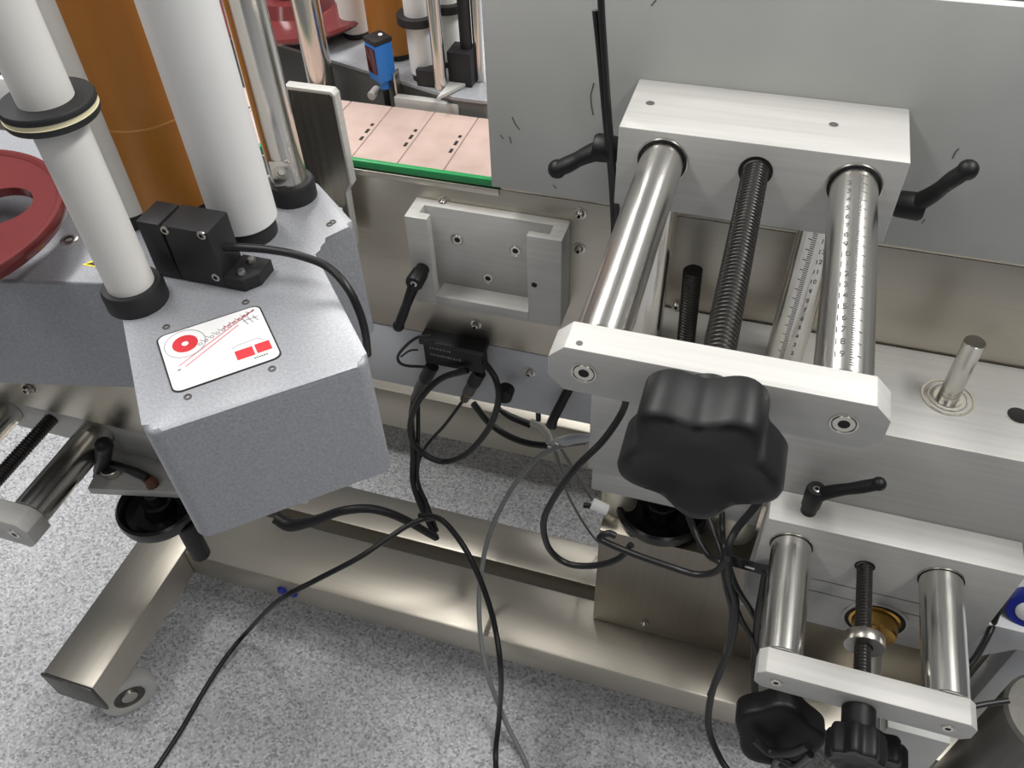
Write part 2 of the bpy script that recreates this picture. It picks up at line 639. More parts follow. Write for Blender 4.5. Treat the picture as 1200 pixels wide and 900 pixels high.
for dx in (0.0, 0.022):
    p = Vector((-0.6575, 0.6030, 0.1364)) + Vector((dx, 0, -0.004))
    lathe('blue_plug', p, (0, -1, 0), [(0, -0.002), (0.009, -0.002), (0.009, 0.002), (0.006, 0.006), (0, 0.006)], 'navy', st, 16)

# =================================================================== CONVEYOR
cv = thing('conveyor', 'slat chain conveyor with pinkish plates, green guide strip and stainless side wall', 'conveyor', (-0.35, 0.87, 0.5))
x0 = -0.295 - 0.06 * 13
first = None
for i in range(23):
    xa = x0 + i * 0.06
    if first is None:
        bm = bmesh.new()
        pts = [(xa + 0.0006, 0.8065), (xa + 0.0594, 0.8065), (xa + 0.0594, 0.938), (xa + 0.0006, 0.938)]
        lo = [bm.verts.new((x, y, 0.899)) for x, y in pts]
        hi = [bm.verts.new((x, y, 0.905)) for x, y in pts]
        bm.faces.new(lo[::-1])
        ft = bm.faces.new(hi)
        for a_ in range(4):
            b_ = (a_ + 1) % 4
            bm.faces.new((lo[a_], lo[b_], hi[b_], hi[a_]))
        bmesh.ops.bevel(bm, geom=list(ft.edges), offset=0.0008, segments=1, affect='EDGES')
        first = finish('slat', bm, 'belt', cv)
        bm = bmesh.new()
        for ya, yb in ((0.848, 0.857), (0.866, 0.876), (0.884, 0.890)):
            xo = 0.052 - (ya - 0.85) * 0.02
            bbox(bm, (xa + xo, ya, 0.9048), (xa + xo + 0.004, yb, 0.9053))
        hs = finish('hinge_slots', bm, 'recess_shade', first, 0)
        d0 = xa
    else:
        o = first.copy()
        COL.objects.link(o)
        o.parent = cv
        o.location = (xa - d0, 0, 0)
        h2 = hs.copy()
        COL.objects.link(h2)
        h2.parent = o
box('guide_strip', (-1.2, 0.7985, 0.898), (-0.282, 0.806, 0.9085), 'green', cv, 0.002, 'green plastic guide strip')
box('side_plate', (-1.2, 0.799, 0.64), (0.62, 0.806, 0.8965), 'steel_x', cv, 0.001)
box('skirt', (-0.281, 0.7992, 0.8967), (0.62, 0.8055, 0.935), 'steel_x', cv, 0.001)
box('side_lip', (-1.2, 0.796, 0.889), (-0.282, 0.7995, 0.8975), 'steel_x', cv, 0.001)
box('lower_rail', (-0.60, 0.8, 0.515), (0.62, 0.83, 0.6375), 'strip', cv, 0.002, 'grey painted lower rail')
box('side_plate', (-1.2, 0.9385, 0.64), (0.62, 0.945, 0.8965), 'steel_x', cv, 0.001)
box('chain_bed', (-1.2, 0.807, 0.86), (0.62, 0.938, 0.897), 'matt_black', cv, 0.001)
box('far_rail', (-0.475, 0.9455, 0.872), (-0.385, 0.957, 0.914), 'alu', cv, 0.001)
for u, q in (((0, 0), (-0.3542, 0.7990, 0.8681)), ((0, 0), (-0.1842, 0.7990, 0.8807)), ((0, 0), (-0.1839, 0.7990, 0.8306)), ((0, 0), (-0.3252, 0.7990, 0.6743)), ((0, 0), (-0.0603, 0.7990, 0.7697))):
    dome_bolt('bolt', q, (0, -1, 0), 0.0052, cv, 0.006)
dome_bolt('bolt', (-0.2499, 0.8000, 0.6004), (0, -1, 0), 0.0055, cv, 0.006)
# conveyor legs reaching the stand
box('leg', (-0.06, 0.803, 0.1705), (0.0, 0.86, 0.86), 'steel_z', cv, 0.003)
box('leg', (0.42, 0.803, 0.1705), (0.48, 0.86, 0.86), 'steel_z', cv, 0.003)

# =================================================================== RIGHT: HEIGHT LIFT (second block)
lift = thing('lift_block', 'white aluminium lift block with two upright rods in front of the conveyor wall', 'machine block', (0.14, 0.73, 0.555))
bm = bmesh.new()
bbox(bm, (-0.131, 0.656, 0.60), (0.42, 0.797, 0.765), 0.0012, 2)
blk = finish('block', bm, 'alu', lift)
box('underside_plate', (-0.125, 0.658, 0.555), (0.085, 0.79, 0.5995), 'alu', lift, 0.001)
cyl('upright_rod', (-0.088, 0.738, 0.7655), (-0.088, 0.738, 0.9785), 0.0195, 'rod_z', lift)
ur = cyl('upright_rod', (0.071, 0.738, 0.7655), (0.071, 0.738, 0.9785), 0.0205, 'rod_z', lift)
scale_marks(ur, (0.071, 0.738, 0.7655), (0, 0, 1), 0.0205, (0.05, -1, 0), 0.02, 15, 0.0125, 0.0075)
thread('lift_spindle', (-0.039, 0.738, 0.7655), (-0.0440, 0.7380, 0.8739), 0.0105, 0.0042, 'thread', lift)
cyl('rod_sleeve', (-0.097, 0.735, 0.4302), (-0.097, 0.735, 0.5545), 0.026, 'ivory_tube', lift)
cyl('rod_sleeve', (0.071, 0.735, 0.4302), (0.071, 0.735, 0.5545), 0.026, 'ivory_tube', lift)
hw = handwheel('handwheel', (-0.036, 0.735, 0.45), (0, 0, 1), 0.066, lift)
cyl('wheel_shaft', (-0.036, 0.735, 0.458), (-0.036, 0.735, 0.5545), 0.009, 'thread', hw)
sh = Vector((0.2465, 0.7285, 0.7652))
cyl('shaft', sh, (0.2460, 0.7285, 0.8489), 0.0105, 'rod_z', lift)
lathe('bearing', sh, (0, 0, 1), [(0.0275, -0.001), (0.0275, 0.0008), (0.025, 0.0009), (0.0245, -0.0004), (0.021, -0.0004), (0.0205, 0.0006), (0.019, 0.0007), (0.0185, -0.0006), (0.0155, -0.0006), (0.015, 0.0007), (0.0105, 0.0007)], ['bolt', 'recess_shade'], lift, 36, [0, 0, 0, 1, 0, 0, 0, 1, 0, 0])
lathe('hole', (0.3166, 0.7211, 0.7652), (0, 0, 1), [(0.0125, -0.0003), (0.0125, 0.0003), (0.0115, 0.0003), (0.0112, 0.0001), (0, 0.0001)], ['alu', 'recess_shade'], lift, 24, [0, 0, 1, 1])

# =================================================================== RIGHT: UPPER SLIDE
up = thing('upper_slide_unit', 'large aluminium slide unit with white block, two steel rods and big black star knob', 'slide unit', (0, 0.58, 0.97))
box('block', (-0.125, 0.685, 0.979), (0.122, 0.7788, 1.061), 'alu', up, 0.0012)
for x in (-0.083, 0.084):
    r_ = cyl('slide_rod', (x, 0.6848, 1.032), (x, 0.4325, 1.032), 0.0198, 'rod', up, 48)
    lathe('seal_ring', (x, 0.6849, 1.032), (0, -1, 0), [(0.0235, 0), (0.0235, 0.0012), (0.0225, 0.002), (0.0205, 0.002), (0.0200, 0.0005)], ['bolt', 'recess_shade'], r_, 36, [0, 0, 1, 1])
    if x > 0:
        scale_marks(r_, (x, 0.6848, 1.032), (0, -1, 0), 0.0198, (-0.16, 0, 1), 0.012, 19, 0.0125, 0.0085, 'scale_marks', 1, -1, 0.0045)
thread('lead_spindle', (0.0, 0.6848, 1.034), (0.0, 0.4325, 1.034), 0.0118, 0.0046, 'thread', up, 0.0018)
lathe('spindle_bore', (0.0, 0.6849, 1.034), (0, -1, 0), [(0.0150, 0), (0.0150, 0.0004), (0.0145, 0.0004), (0.0118, 0.0003)], 'recess_shade', up, 28)
for p in ((-0.1058, 0.7331, 1.0610), (0.0581, 0.7339, 1.0610)):
    lathe('screw_hole', p, (0, 0, 1), [(0.0046, -0.0002), (0.0046, 0.0002), (0.0042, 0.0002), (0.0040, 0.0001), (0, 0.0001)], ['alu', 'mark_ink'], up, 18, [0, 0, 1, 1])


def end_plate(parent, xc, half, yf, yb, z0, z1, ch=0.012):
    pts = [(xc - half + ch, z1), (xc + half - ch, z1), (xc + half, z1 - ch), (xc + half, z0 + ch), (xc + half - ch, z0), (xc - half + ch, z0), (xc - half, z0 + ch), (xc - half, z1 - ch)]
    return prism('end_plate', [(x, yf, z) for x, z in pts], (0, yb - yf, 0), 'alu', parent, 0.0009)


ep = end_plate(up, 0.0, 0.113, 0.4045, 0.4322, 1.0095, 1.0515, 0.0115)
for x in (-0.0870, 0.0865):
    countersunk('screw', (x, 0.4042, 1.0305), (0, -1, 0), 0.0092, ep)
lathe('pin_hole', (-0.0924, 0.4109, 1.0516), (0, 0, 1), [(0.0024, -0.0001), (0.0024, 0.0002), (0, 0.0002)], 'mark_ink', ep, 14)
kb = star_knob('star_knob', (0.001, 0.383, 1.031), (0, -1, 0), 0.0545, 0.043, up, 5, 0.12, math.radians(61), (0, 0, 1), 'black', 0.004)
cyl('knob_hub', (0.0, 0.4043, 1.034), (0.0, 0.3832, 1.034), 0.02, 'black', kb)
lever((-0.1255, 0.735, 1.007), (-1, 0, 0), (-0.1933, 0.7280, 0.9807), up, 0.013, 0.032, 0.0108)
lever((0.1225, 0.735, 0.990), (1, 0, 0), (0.1754, 0.7250, 1.0387), up, 0.0122, 0.032, 0.0100)

pn = thing('label_carriage', 'large grey powder coated plate behind the white slide block above the conveyor', 'panel', (0.1, 0.785, 0.913))
box('plate', (-0.284, 0.779, 0.913), (0.62, 0.791, 1.157), 'panel', pn, 0.001)
bm = bmesh.new()
for seq in ([(-0.2566, 0.7786, 1.0031), (-0.2531, 0.7786, 0.9947), (-0.2485, 0.7786, 0.9894)], [(-0.2708, 0.7786, 0.9803), (-0.2672, 0.7786, 0.9757)], [(-0.2602, 0.7786, 0.9797), (-0.2586, 0.7786, 0.9717)], [(-0.1699, 0.7786, 1.0513), (-0.1729, 0.7786, 1.0375), (-0.1716, 0.7786, 1.0266), (-0.1694, 0.7786, 1.0165)], [(0.1720, 0.7786, 1.0176), (0.1726, 0.7786, 1.0248), (0.1743, 0.7786, 1.0285)], [(-0.1198, 0.7786, 1.1308), (-0.1157, 0.7786, 1.1365)], [(-0.2115, 0.7786, 0.9268), (-0.2076, 0.7786, 0.9231)], [(0.1673, 0.7786, 0.9441), (0.1688, 0.7786, 0.9495)]):
    for i in range(len(seq) - 1):
        a_ = Vector(seq[i])
        b_ = Vector(seq[i + 1])
        d_ = (b_ - a_).normalized()
        n_ = d_.cross(Vector((0, 1, 0))) * 0.0006
        bm.faces.new([bm.verts.new(q) for q in (a_ - n_, b_ - n_, b_ + n_, a_ + n_)])
finish('scuff_marks', bm, 'mark_ink', pn, 0)

# =================================================================== RIGHT: LOWER SLIDE
lo_ = thing('lower_slide_unit', 'small slide unit with two short rods, brass nut and fluted knob at lower right', 'slide unit', (0.22, 0.55, 0.45))
box('block', (0.091, 0.611, 0.442), (0.361, 0.6558, 0.639), 'alu', lo_, 0.0012)
for zz in (0.515, 0.541):
    box('joint_line', (0.16, 0.6105, zz), (0.30, 0.6115, zz + 0.0008), 'mark_ink', lo_, 0)
for x in (0.1245, 0.288):
    r_ = cyl('slide_rod', (x, 0.6108, 0.598), (x, 0.4655, 0.598), 0.0228, 'rod', lo_, 48)
    lathe('seal_ring', (x, 0.6109, 0.598), (0, -1, 0), [(0.0248, 0), (0.0248, 0.0012), (0.0242, 0.002), (0.0232, 0.002), (0.0229, 0.0005)], ['bolt', 'recess_shade'], r_, 36, [0, 0, 1, 1])
thread('lead_spindle', (0.2085, 0.6108, 0.590), (0.2085, 0.4655, 0.590), 0.0088, 0.0040, 'thread', lo_, 0.0015)
lathe('spindle_bore', (0.2085, 0.6109, 0.590), (0, -1, 0), [(0.0112, 0), (0.0112, 0.0004), (0.0108, 0.0004), (0.0088, 0.0003)], 'recess_shade', lo_, 28)
lathe('collar', (0.2101, 0.5205, 0.5900), (0, -1, 0), [(0.009, 0), (0.0205, 0), (0.0212, 0.001), (0.0212, 0.012), (0.0205, 0.013), (0.009, 0.013)], 'bolt', lo_, 32)
nut = lathe('brass_nut', (0.2475, 0.6108, 0.484), (0, -1, 0), [(0.0385, 0), (0.0385, 0.0015), (0.0350, 0.0016), (0.0345, 0.0004), (0.0305, 0.0004), (0.030, 0.002), (0.027, 0.003), (0.0255, 0.020), (0.0235, 0.022), (0.0085, 0.022)], ['alu', 'recess_shade', 'brass'], lo_, 40, [0, 0, 1, 1, 2, 2, 2, 2, 2])
cyl('second_spindle', (0.2475, 0.590, 0.484), (0.2475, 0.455, 0.484), 0.008, 'bolt', nut)
star_knob('fluted_knob', (0.2475, 0.457, 0.484), (0, -1, 0), 0.036, 0.03, nut, 8, 0.08, 0.2)
ep2 = end_plate(lo_, 0.2070, 0.1055, 0.437, 0.4652, 0.5815, 0.6165, 0.008)
for x in (0.1225, 0.2885):
    countersunk('screw', (x, 0.4367, 0.5985), (0, -1, 0), 0.0068, ep2)
kb = star_knob('fluted_knob', (0.2045, 0.411, 0.590), (0, -1, 0), 0.0285, 0.031, lo_, 8, 0.075, 0.3, (0, 0, 1), 'black', 0.003)
cyl('knob_hub', (0.2065, 0.4368, 0.590), (0.2065, 0.4108, 0.590), 0.0165, 'black', kb)
lever((0.1335, 0.634, 0.6392), (0, 0, 1), (0.1884, 0.6250, 0.7218), lo_, 0.0105, 0.043, 0.0085)

hw2 = thing('rear_star_knob', 'black star knob tucked beneath the lower right end plate, left of fluted knob', 'knob', (0.152, 0.47, 0.42))
k5 = star_knob('grip', (0.152, 0.475, 0.44), (0, -0.92, 0.39), 0.052, 0.034, hw2, 5, 0.07, math.radians(20), (0, 0, 1), 'black', 0.003)
cyl('spindle', (0.152, 0.6108, 0.50), (0.152, 0.477, 0.443), 0.010, 'thread', hw2)

# =================================================================== DOVETAIL MOUNT
mt = thing('dovetail_mount', 'empty silver aluminium dovetail mount bolted on the conveyor side wall', 'mount', (-0.292, 0.79, 0.735))
prof = [(-0.389, 0.7985), (-0.195, 0.7985), (-0.195, 0.757), (-0.237, 0.757), (-0.237, 0.767), (-0.212, 0.767), (-0.212, 0.785), (-0.374, 0.785), (-0.374, 0.769), (-0.360, 0.769), (-0.360, 0.757), (-0.389, 0.757)]
prism('body', [(x, y, 0.736) for x, y in prof], (0, 0, 0.133), 'alu', mt, 0.0007)
box('bottom_ledge', (-0.3598, 0.757, 0.7362), (-0.2372, 0.7848, 0.752), 'alu', mt, 0.0006)
for p in ((-0.3350, 0.7848, 0.8247), (-0.2601, 0.7848, 0.8224), (-0.2979, 0.7848, 0.7719)):
    countersunk('screw', p, (0, -1, 0), 0.0088, mt)
lathe('pin_hole', (-0.2285, 0.7568, 0.7980), (0, -1, 0), [(0.0036, -0.0002), (0.0036, 0.0002), (0, 0.0002)], 'recess_shade', mt, 16)
lever((-0.3735, 0.7569, 0.793), (0, -1, 0), (-0.4020, 0.7220, 0.7203), mt, 0.0105, 0.032, 0.0085)

# =================================================================== SENSOR AMPLIFIER
am = thing('sensor_amplifier', 'black sensor amplifier with tiny white lettering clipped on the grey lower rail', 'sensor', (-0.355, 0.79, 0.59))
box('case', (-0.400, 0.778, 0.600), (-0.312, 0.7995, 0.645), 'black', am, 0.0015)
box('rail_clip', (-0.404, 0.774, 0.640), (-0.308, 0.7995, 0.648), 'matt_black', am, 0.001)
bm = bmesh.new()
rs = random.Random(7)
for row, (za, n) in enumerate(((0.633, 8), (0.6205, 11))):
    x = -0.390
    for k in range(n):
        w_ = rs.uniform(0.002, 0.0042)
        for j in range(2):
            h_ = rs.uniform(0.001, 0.0024)
            xx = x + j * w_ * 0.55
            bm.faces.new([bm.verts.new(q) for q in ((xx, 0.7777, za - h_ - k * 0.00012), (xx + 0.0008, 0.7777, za - h_ - k * 0.00012), (xx + 0.0008, 0.7777, za + h_ - k * 0.00012), (xx, 0.7777, za + h_ - k * 0.00012))])
        if rs.random() < 0.7:
            bm.faces.new([bm.verts.new(q) for q in ((x, 0.7777, za + 0.001), (x + w_ * 0.8, 0.7777, za + 0.001), (x + w_ * 0.8, 0.7777, za + 0.0017), (x, 0.7777, za + 0.0017))])
        x += w_ + 0.0012
finish('lettering', bm, 'grey_ink', am, 0)
for (a_, b_, lab) in (((-0.3962, 0.7850, 0.5825), (-0.4290, 0.7750, 0.5135), 'a'), ((-0.3235, 0.7850, 0.5881), (-0.3459, 0.7750, 0.5378), 'b')):
    a_ = Vector(a_)
    b_ = Vector(b_)
    L = (b_ - a_).length
    lathe('plug', a_, b_ - a_, [(0, -0.006), (0.010, -0.006), (0.010, L * 0.3), (0.0088, L * 0.34), (0.0088, L * 0.66), (0.0078, L * 0.7), (0.0062, L * 0.95), (0.004, L), (0, L)], ['matt_black', 'mark_ink', 'brass'], am, 20, [0, 0, 0, 1, 2 if lab == 'b' else 1, 1, 1, 1])

# =================================================================== LEFT LABEL HEAD
HZ = 0.96
hd = thing('label_applicator', 'silver grey label applicator housing with angled corner box at left', 'label machine', (-0.55, 0.50, 0.817))
hp = [(-1.06, 0.352), (-0.549, 0.4705), (-0.412, 0.3135), (-0.2745, 0.437), (-0.3985, 0.571), (-0.3705, 0.613), (-0.440, 0.670), (-0.80, 0.680), (-1.06, 0.680)]
hpr = rounded(hp, [0, 0.008, 0.014, 0.012, 0.022, 0.007, 0.007, 0, 0])
poly('housing', hpr, 0.817, HZ, 'head', hd, 0.0055, 4)
poly('base_rim', rounded([(-1.04, 0.362), (-0.547, 0.478), (-0.411, 0.322), (-0.283, 0.437), (-0.407, 0.571), (-0.380, 0.611), (-0.442, 0.662), (-1.04, 0.672)], 0.004), 0.8145, 0.8169, 'matt_black', hd)
for p in ((-0.4675, 0.4294, 0.9602), (-0.4161, 0.4777, 0.9602), (-0.3514, 0.4078, 0.9602), (-0.4023, 0.3605, 0.9602), (-0.3934, 0.6107, 0.9602), (-0.3948, 0.6059, 0.9602)):
    socket_screw('screw', p, (0, 0, 1), 0.0034, hd, 0.0003, 'mark_ink')
socket_screw('screw', (-0.6360, 0.5158, 0.9602), (0, 0, 1), 0.0085, hd, 0.0012)
yb_ = bmesh.new()
c_ = Vector((-0.5857, 0.4898, 0.9603))
yb_.faces.new([yb_.verts.new(c_ + Vector(d)) for d in ((-0.012, -0.005, 0), (0.010, -0.004, 0), (0.000, 0.012, 0))])
f2 = yb_.faces.new([yb_.verts.new(c_ + Vector(d)) for d in ((-0.009, -0.003, 0.0002), (0.004, -0.003, 0.0002), (-0.002, 0.003, 0.0002))])
f2.material_index = 1
finish('warning_sticker', yb_, ['yellow', 'ink'], hd, 0, 'yellow and black triangular warning sticker')
# underside box and skirt seen below the long face
box('under_box', (-1.0, 0.50, 0.675), (-0.60, 0.66, 0.8143), 'steel_x', hd, 0.001)
dome_bolt('bolt', (-0.8034, 0.4990, 0.7162), (0, -1, 0), 0.006, hd)

# diagram plate on the corner box
T0 = Vector((-0.4685, 0.414, HZ))
du = Vector((0.066, 0.064, 0))
dv = Vector((0.0535, -0.0550, 0))


def LP(s, t, z=0.0):
    p = T0 + du * s + dv * t
    return Vector((p.x, p.y, HZ + z))


dp = poly('diagram_plate', [tuple(LP(s, t)[:2]) for s, t in rounded([(0, 0), (1, 0), (1, 1), (0, 1)], 0.09)], HZ + 0.0001, HZ + 0.0008, 'ink', hd)
poly('plate_face', [tuple(LP(s, t)[:2]) for s, t in rounded([(0.015, 0.018), (0.985, 0.018), (0.985, 0.982), (0.015, 0.982)], 0.08)], HZ + 0.0008, HZ + 0.0010, 'white', dp)


def stroke(bm, a_, b_, w, mi):
    a_ = Vector((a_[0], a_[1], 0))
    b_ = Vector((b_[0], b_[1], 0))
    d_ = (b_ - a_).normalized()
    n_ = Vector((-d_.y, d_.x, 0)) * w / 2
    f = bm.faces.new([bm.verts.new(LP(q.x, q.y, 0.0012)) for q in (a_ - n_, b_ - n_, b_ + n_, a_ + n_)])
    f.material_index = mi


def ringp(bm, c, r0, r1, mi, n=28, asp=1.2):
    A = [bm.verts.new(LP(c[0] + r0 * math.cos(2 * PI * k / n), c[1] + r0 * asp * math.sin(2 * PI * k / n), 0.0012)) for k in range(n)]
    B = [bm.verts.new(LP(c[0] + r1 * math.cos(2 * PI * k / n), c[1] + r1 * asp * math.sin(2 * PI * k / n), 0.0012)) for k in range(n)]
    for k in range(n):
        f = bm.faces.new((A[k], A[(k + 1) % n], B[(k + 1) % n], B[k]))
        f.material_index = mi


bm = bmesh.new()
ringp(bm, (0.235, 0.27), 0.032, 0.118, 0)
ringp(bm, (0.235, 0.27), 0.185, 0.192, 2)
stroke(bm, (0.123, 0.60), (0.93, 0.075), 0.014, 1)
stroke(bm, (0.174, 0.645), (0.745, 0.25), 0.014, 1)
for (s, t, w_, h_) in ((0.698, 0.75, 0.165, 0.155), (0.873, 0.743, 0.14, 0.155)):
    stroke(bm, (s - w_ / 2, t), (s + w_ / 2, t), h_, 0)
stroke(bm, (0.60, 0.62), (0.66, 0.585), 0.008, 2)
stroke(bm, (0.66, 0.585), (0.86, 0.575), 0.008, 2)
stroke(bm, (0.86, 0.575), (0.90, 0.63), 0.008, 2)
for k in range(6):
    stroke(bm, (0.76 + k * 0.022, 0.865), (0.76 + k * 0.022 + 0.012, 0.895), 0.011, 3)
rs = random.Random(3)
for k in range(9):
    s = 0.36 + k * 0.06
    t = 0.36 - k * 0.028
    ringp(bm, (s, t), 0.013, 0.021, 2, 10)
    stroke(bm, (s + 0.01, t - 0.07), (s + 0.035, t - 0.03), 0.008, 2)
for k in range(7):
    stroke(bm, (0.60 + 0.05 * k, 0.235 - 0.022 * k), (0.63 + 0.05 * k, 0.2 - 0.022 * k), 0.02, 1)
for k in range(3):
    stroke(bm, (0.80 + 0.05 * k, 0.17 + 0.0 * k), (0.83 + 0.05 * k, 0.30 - 0.01 * k), 0.009, 2)
    stroke(bm, (0.79 + 0.05 * k, 0.22), (0.85 + 0.05 * k, 0.20), 0.008, 2)
stroke(bm, (0.10, 0.66), (0.13, 0.67), 0.03, 2)
finish('diagram_print', bm, ['red_ink', 'pink_ink', 'grey_ink', 'ink'], dp, 0, 'red and grey printed label path diagram')


# rollers (parts of the head)
def roller(x, y, r, z0, z1, mat, br, bz, name='guide_roller', label=None):
    o = cyl(name, (x, y, z0), (x, y, z1), r, mat, hd, 48, 0.002, label)
    lathe('base_collar', (x, y, HZ + 0.0002), (0, 0, 1), [(0, 0), (br, 0), (br, bz * 0.8), (br * 0.93, bz), (r * 0.97 if r < br else br * 0.5, bz), (0, bz)], 'matt_black', o, 40)
    return o


r1 = roller(-0.5135, 0.4545, 0.0205, 0.967, 1.36, 'grey_roller', 0.0275, 0.020, 'front_guide_roller')
ring = lathe('roller_flange', (-0.5135, 0.4545, 1.142), (0, 0, 1), [(0.0207, 0), (0.034, 0), (0.035, 0.002), (0.035, 0.0055), (0.034, 0.006), (0.034, 0.009), (0.035, 0.0095), (0.035, 0.013), (0.034, 0.0145), (0.0207, 0.0145)], ['matt_black', 'cream'], r1, 44, [0, 0, 0, 1, 1, 1, 0, 0, 0])
roller(-0.590, 0.561, 0.0195, 0.975, 1.36, 'grey_roller', 0.018, 0.015, 'rear_guide_roller')
og = roller(-0.570, 0.605, 0.049, 0.972, 1.36, 'orange', 0.040, 0.012, 'drive_roller', 'amber rubber drive roller')
lathe('seam', (-0.570, 0.605, 1.064), (0, 0, 1), [(0.0488, 0), (0.0493, 0.0005), (0.0493, 0.002), (0.0488, 0.0025)], 'orange_line', og, 48)
roller(-0.4660, 0.5725, 0.0315, 0.977, 1.36, 'white_roller', 0.028, 0.017, 'pressure_roller', 'wide white pressure roller')
ch = roller(-0.4535, 0.6425, 0.0185, 0.965, 1.36, 'rod_z', 0.0245, 0.020, 'steel_post', 'brushed steel upright post')
n_ = Vector((0.30, -1, 0)).normalized()
pc = Vector((-0.4535, 0.6425, 1.0)) + n_ * 0.0182
ft_ = box('flat', pc + Vector((-0.010, -0.0012, -0.016)), pc + Vector((0.010, 0.0012, 0.012)), 'rod_z', ch, 0.0005, None, Matrix.Rotation(math.atan2(0.30, 1.0), 3, 'Z'))
socket_screw('screw', pc + n_ * 0.0012, n_, 0.0075, ch, 0.0008)

# label reel disc: wine red plate with a raised centre and kidney openings
rd = thing('reel_disc', 'glossy wine red label reel disc with cut-out openings lying over the label head', 'reel disc', (-0.74, 0.46, 0.98))
dc = Vector((-0.738, 0.458, 0.0))
bm = bmesh.new()
loops = [(0.0, 0.0, 0.022, 40), (0.0, 0.0, 0.126, 96)]
for k in range(4):
    an = math.radians(38 + 90 * k)
    loops.append((0.068 * math.cos(an), 0.068 * math.sin(an), 0.0315, 40))
edges = []
for (lx, ly, lr, n) in loops:
    ring_ = [bm.verts.new((dc.x + lx + lr * math.cos(2 * PI * k / n), dc.y + ly + lr * math.sin(2 * PI * k / n), 0.993)) for k in range(n)]
    edges += [bm.edges.new((ring_[k], ring_[(k + 1) % n])) for k in range(n)]
bmesh.ops.triangle_fill(bm, edges=edges, use_beauty=True)
bad = [f for f in bm.faces if any((f.calc_center_median().xy - Vector((dc.x + lx, dc.y + ly))).length < lr * 0.97 for (lx, ly, lr, n) in loops if lr < 0.1)]
bmesh.ops.delete(bm, geom=bad, context='FACES_ONLY')
ex = bmesh.ops.extrude_face_region(bm, geom=bm.faces[:])
for v in ex['geom']:
    if isinstance(v, bmesh.types.BMVert):
        v.co.z += 0.009
finish('disc', bm, 'red', rd, 40)
lathe('rim', (dc.x, dc.y, 0.990), (0, 0, 1), [(0.1245, 0), (0.1285, 0.002), (0.1295, 0.006), (0.1295, 0.011), (0.1275, 0.014), (0.1235, 0.0145), (0.120, 0.0125), (0.120, 0.012)], 'red', rd, 96)
lathe('centre_boss', (dc.x, dc.y, 1.0021), (0, 0, 1), [(0.034, 0), (0.032, 0.007), (0.028, 0.010), (0.0205, 0.010), (0.0205, 0)], 'red', rd, 48)
cyl('hub', (dc.x, dc.y, 0.9605), (dc.x, dc.y, 1.02), 0.0195, 'matt_black', rd)

# peel plate
pp = thing('peel_plate', 'steel peel plate with dark mirroring front and bright edge standing beside the belt', 'plate', (-0.488, 0.78, 0.80))
pf = [(-0.519, 0.80), (-0.470, 0.80), (-0.467, 0.88), (-0.4575, 0.893), (-0.4575, 1.007), (-0.4615, 1.0115), (-0.519, 1.0115)]
prism('plate', [(x, 0.768, z) for x, z in pf], (0, 0.013, 0), 'alu', pp, 0.0006)
prism('dark_reflection_sheet', [(x, 0.7668, z) for x, z in [(-0.5185, 0.801), (-0.4715, 0.801), (-0.4685, 0.881), (-0.4605, 0.894), (-0.4605, 1.006), (-0.463, 1.008), (-0.5185, 1.008)]], (0, 0.001, 0), 'steel_dark_reflect', pp)  # thin sheet added to carry the painted dark reflection
box('support_arm', (-0.519, 0.672, 0.83), (-0.475, 0.7665, 0.86), 'strip', pp, 0.001)

# black fork sensor on the head
fs = thing('fork_sensor', 'black fork sensor block screwed on top of the label head', 'sensor', (-0.47, 0.51, 0.9605))
box('body', (-0.4900, 0.4900, 0.9605), (-0.4430, 0.5240, 1.022), 'matt_black', fs, 0.0015)
prism('fork_jaw', [(-0.516, 0.4900, 0.9605), (-0.4902, 0.4900, 0.9605), (-0.4902, 0.4900, 0.972), (-0.4925, 0.4900, 0.980), (-0.4925, 0.4900, 1.022), (-0.516, 0.4900, 1.022)], (0, 0.033, 0), 'matt_black', fs, 0.001)
poly('base_plate', [(-0.4428, 0.4905), (-0.4235, 0.4905), (-0.4135, 0.503), (-0.4135, 0.526), (-0.4428, 0.526)], 0.9603, 0.9735, 'matt_black', fs, 0.001)
for p in ((-0.4872, 0.4898, 1.0172), (-0.4496, 0.4898, 1.0187), (-0.4503, 0.4898, 0.9721)):
    socket_screw('screw', p, (0, -1, 0), 0.0042, fs, 0.001)
for p in ((-0.429, 0.500, 0.9735), (-0.429, 0.518, 0.9735)):
    lathe('screw', p, (0, 0, 1), [(0.0042, -0.0005), (0.0042, 0.002), (0.003, 0.0038), (0, 0.0042)], 'bolt', fs, 18)
tube('sensor_cable', [(-0.447, 0.505, 0.996), (-0.4282, 0.5117, 0.9940), (-0.4022, 0.5161, 0.9930), (-0.3750, 0.5184, 0.9900), (-0.3492, 0.5180, 0.9830), (-0.3274, 0.5080, 0.9720), (-0.3175, 0.5034, 0.9500), (-0.3185, 0.5073, 0.9200), (-0.3331, 0.5270, 0.8700)], 0.0038, 'cable', fs, 12)

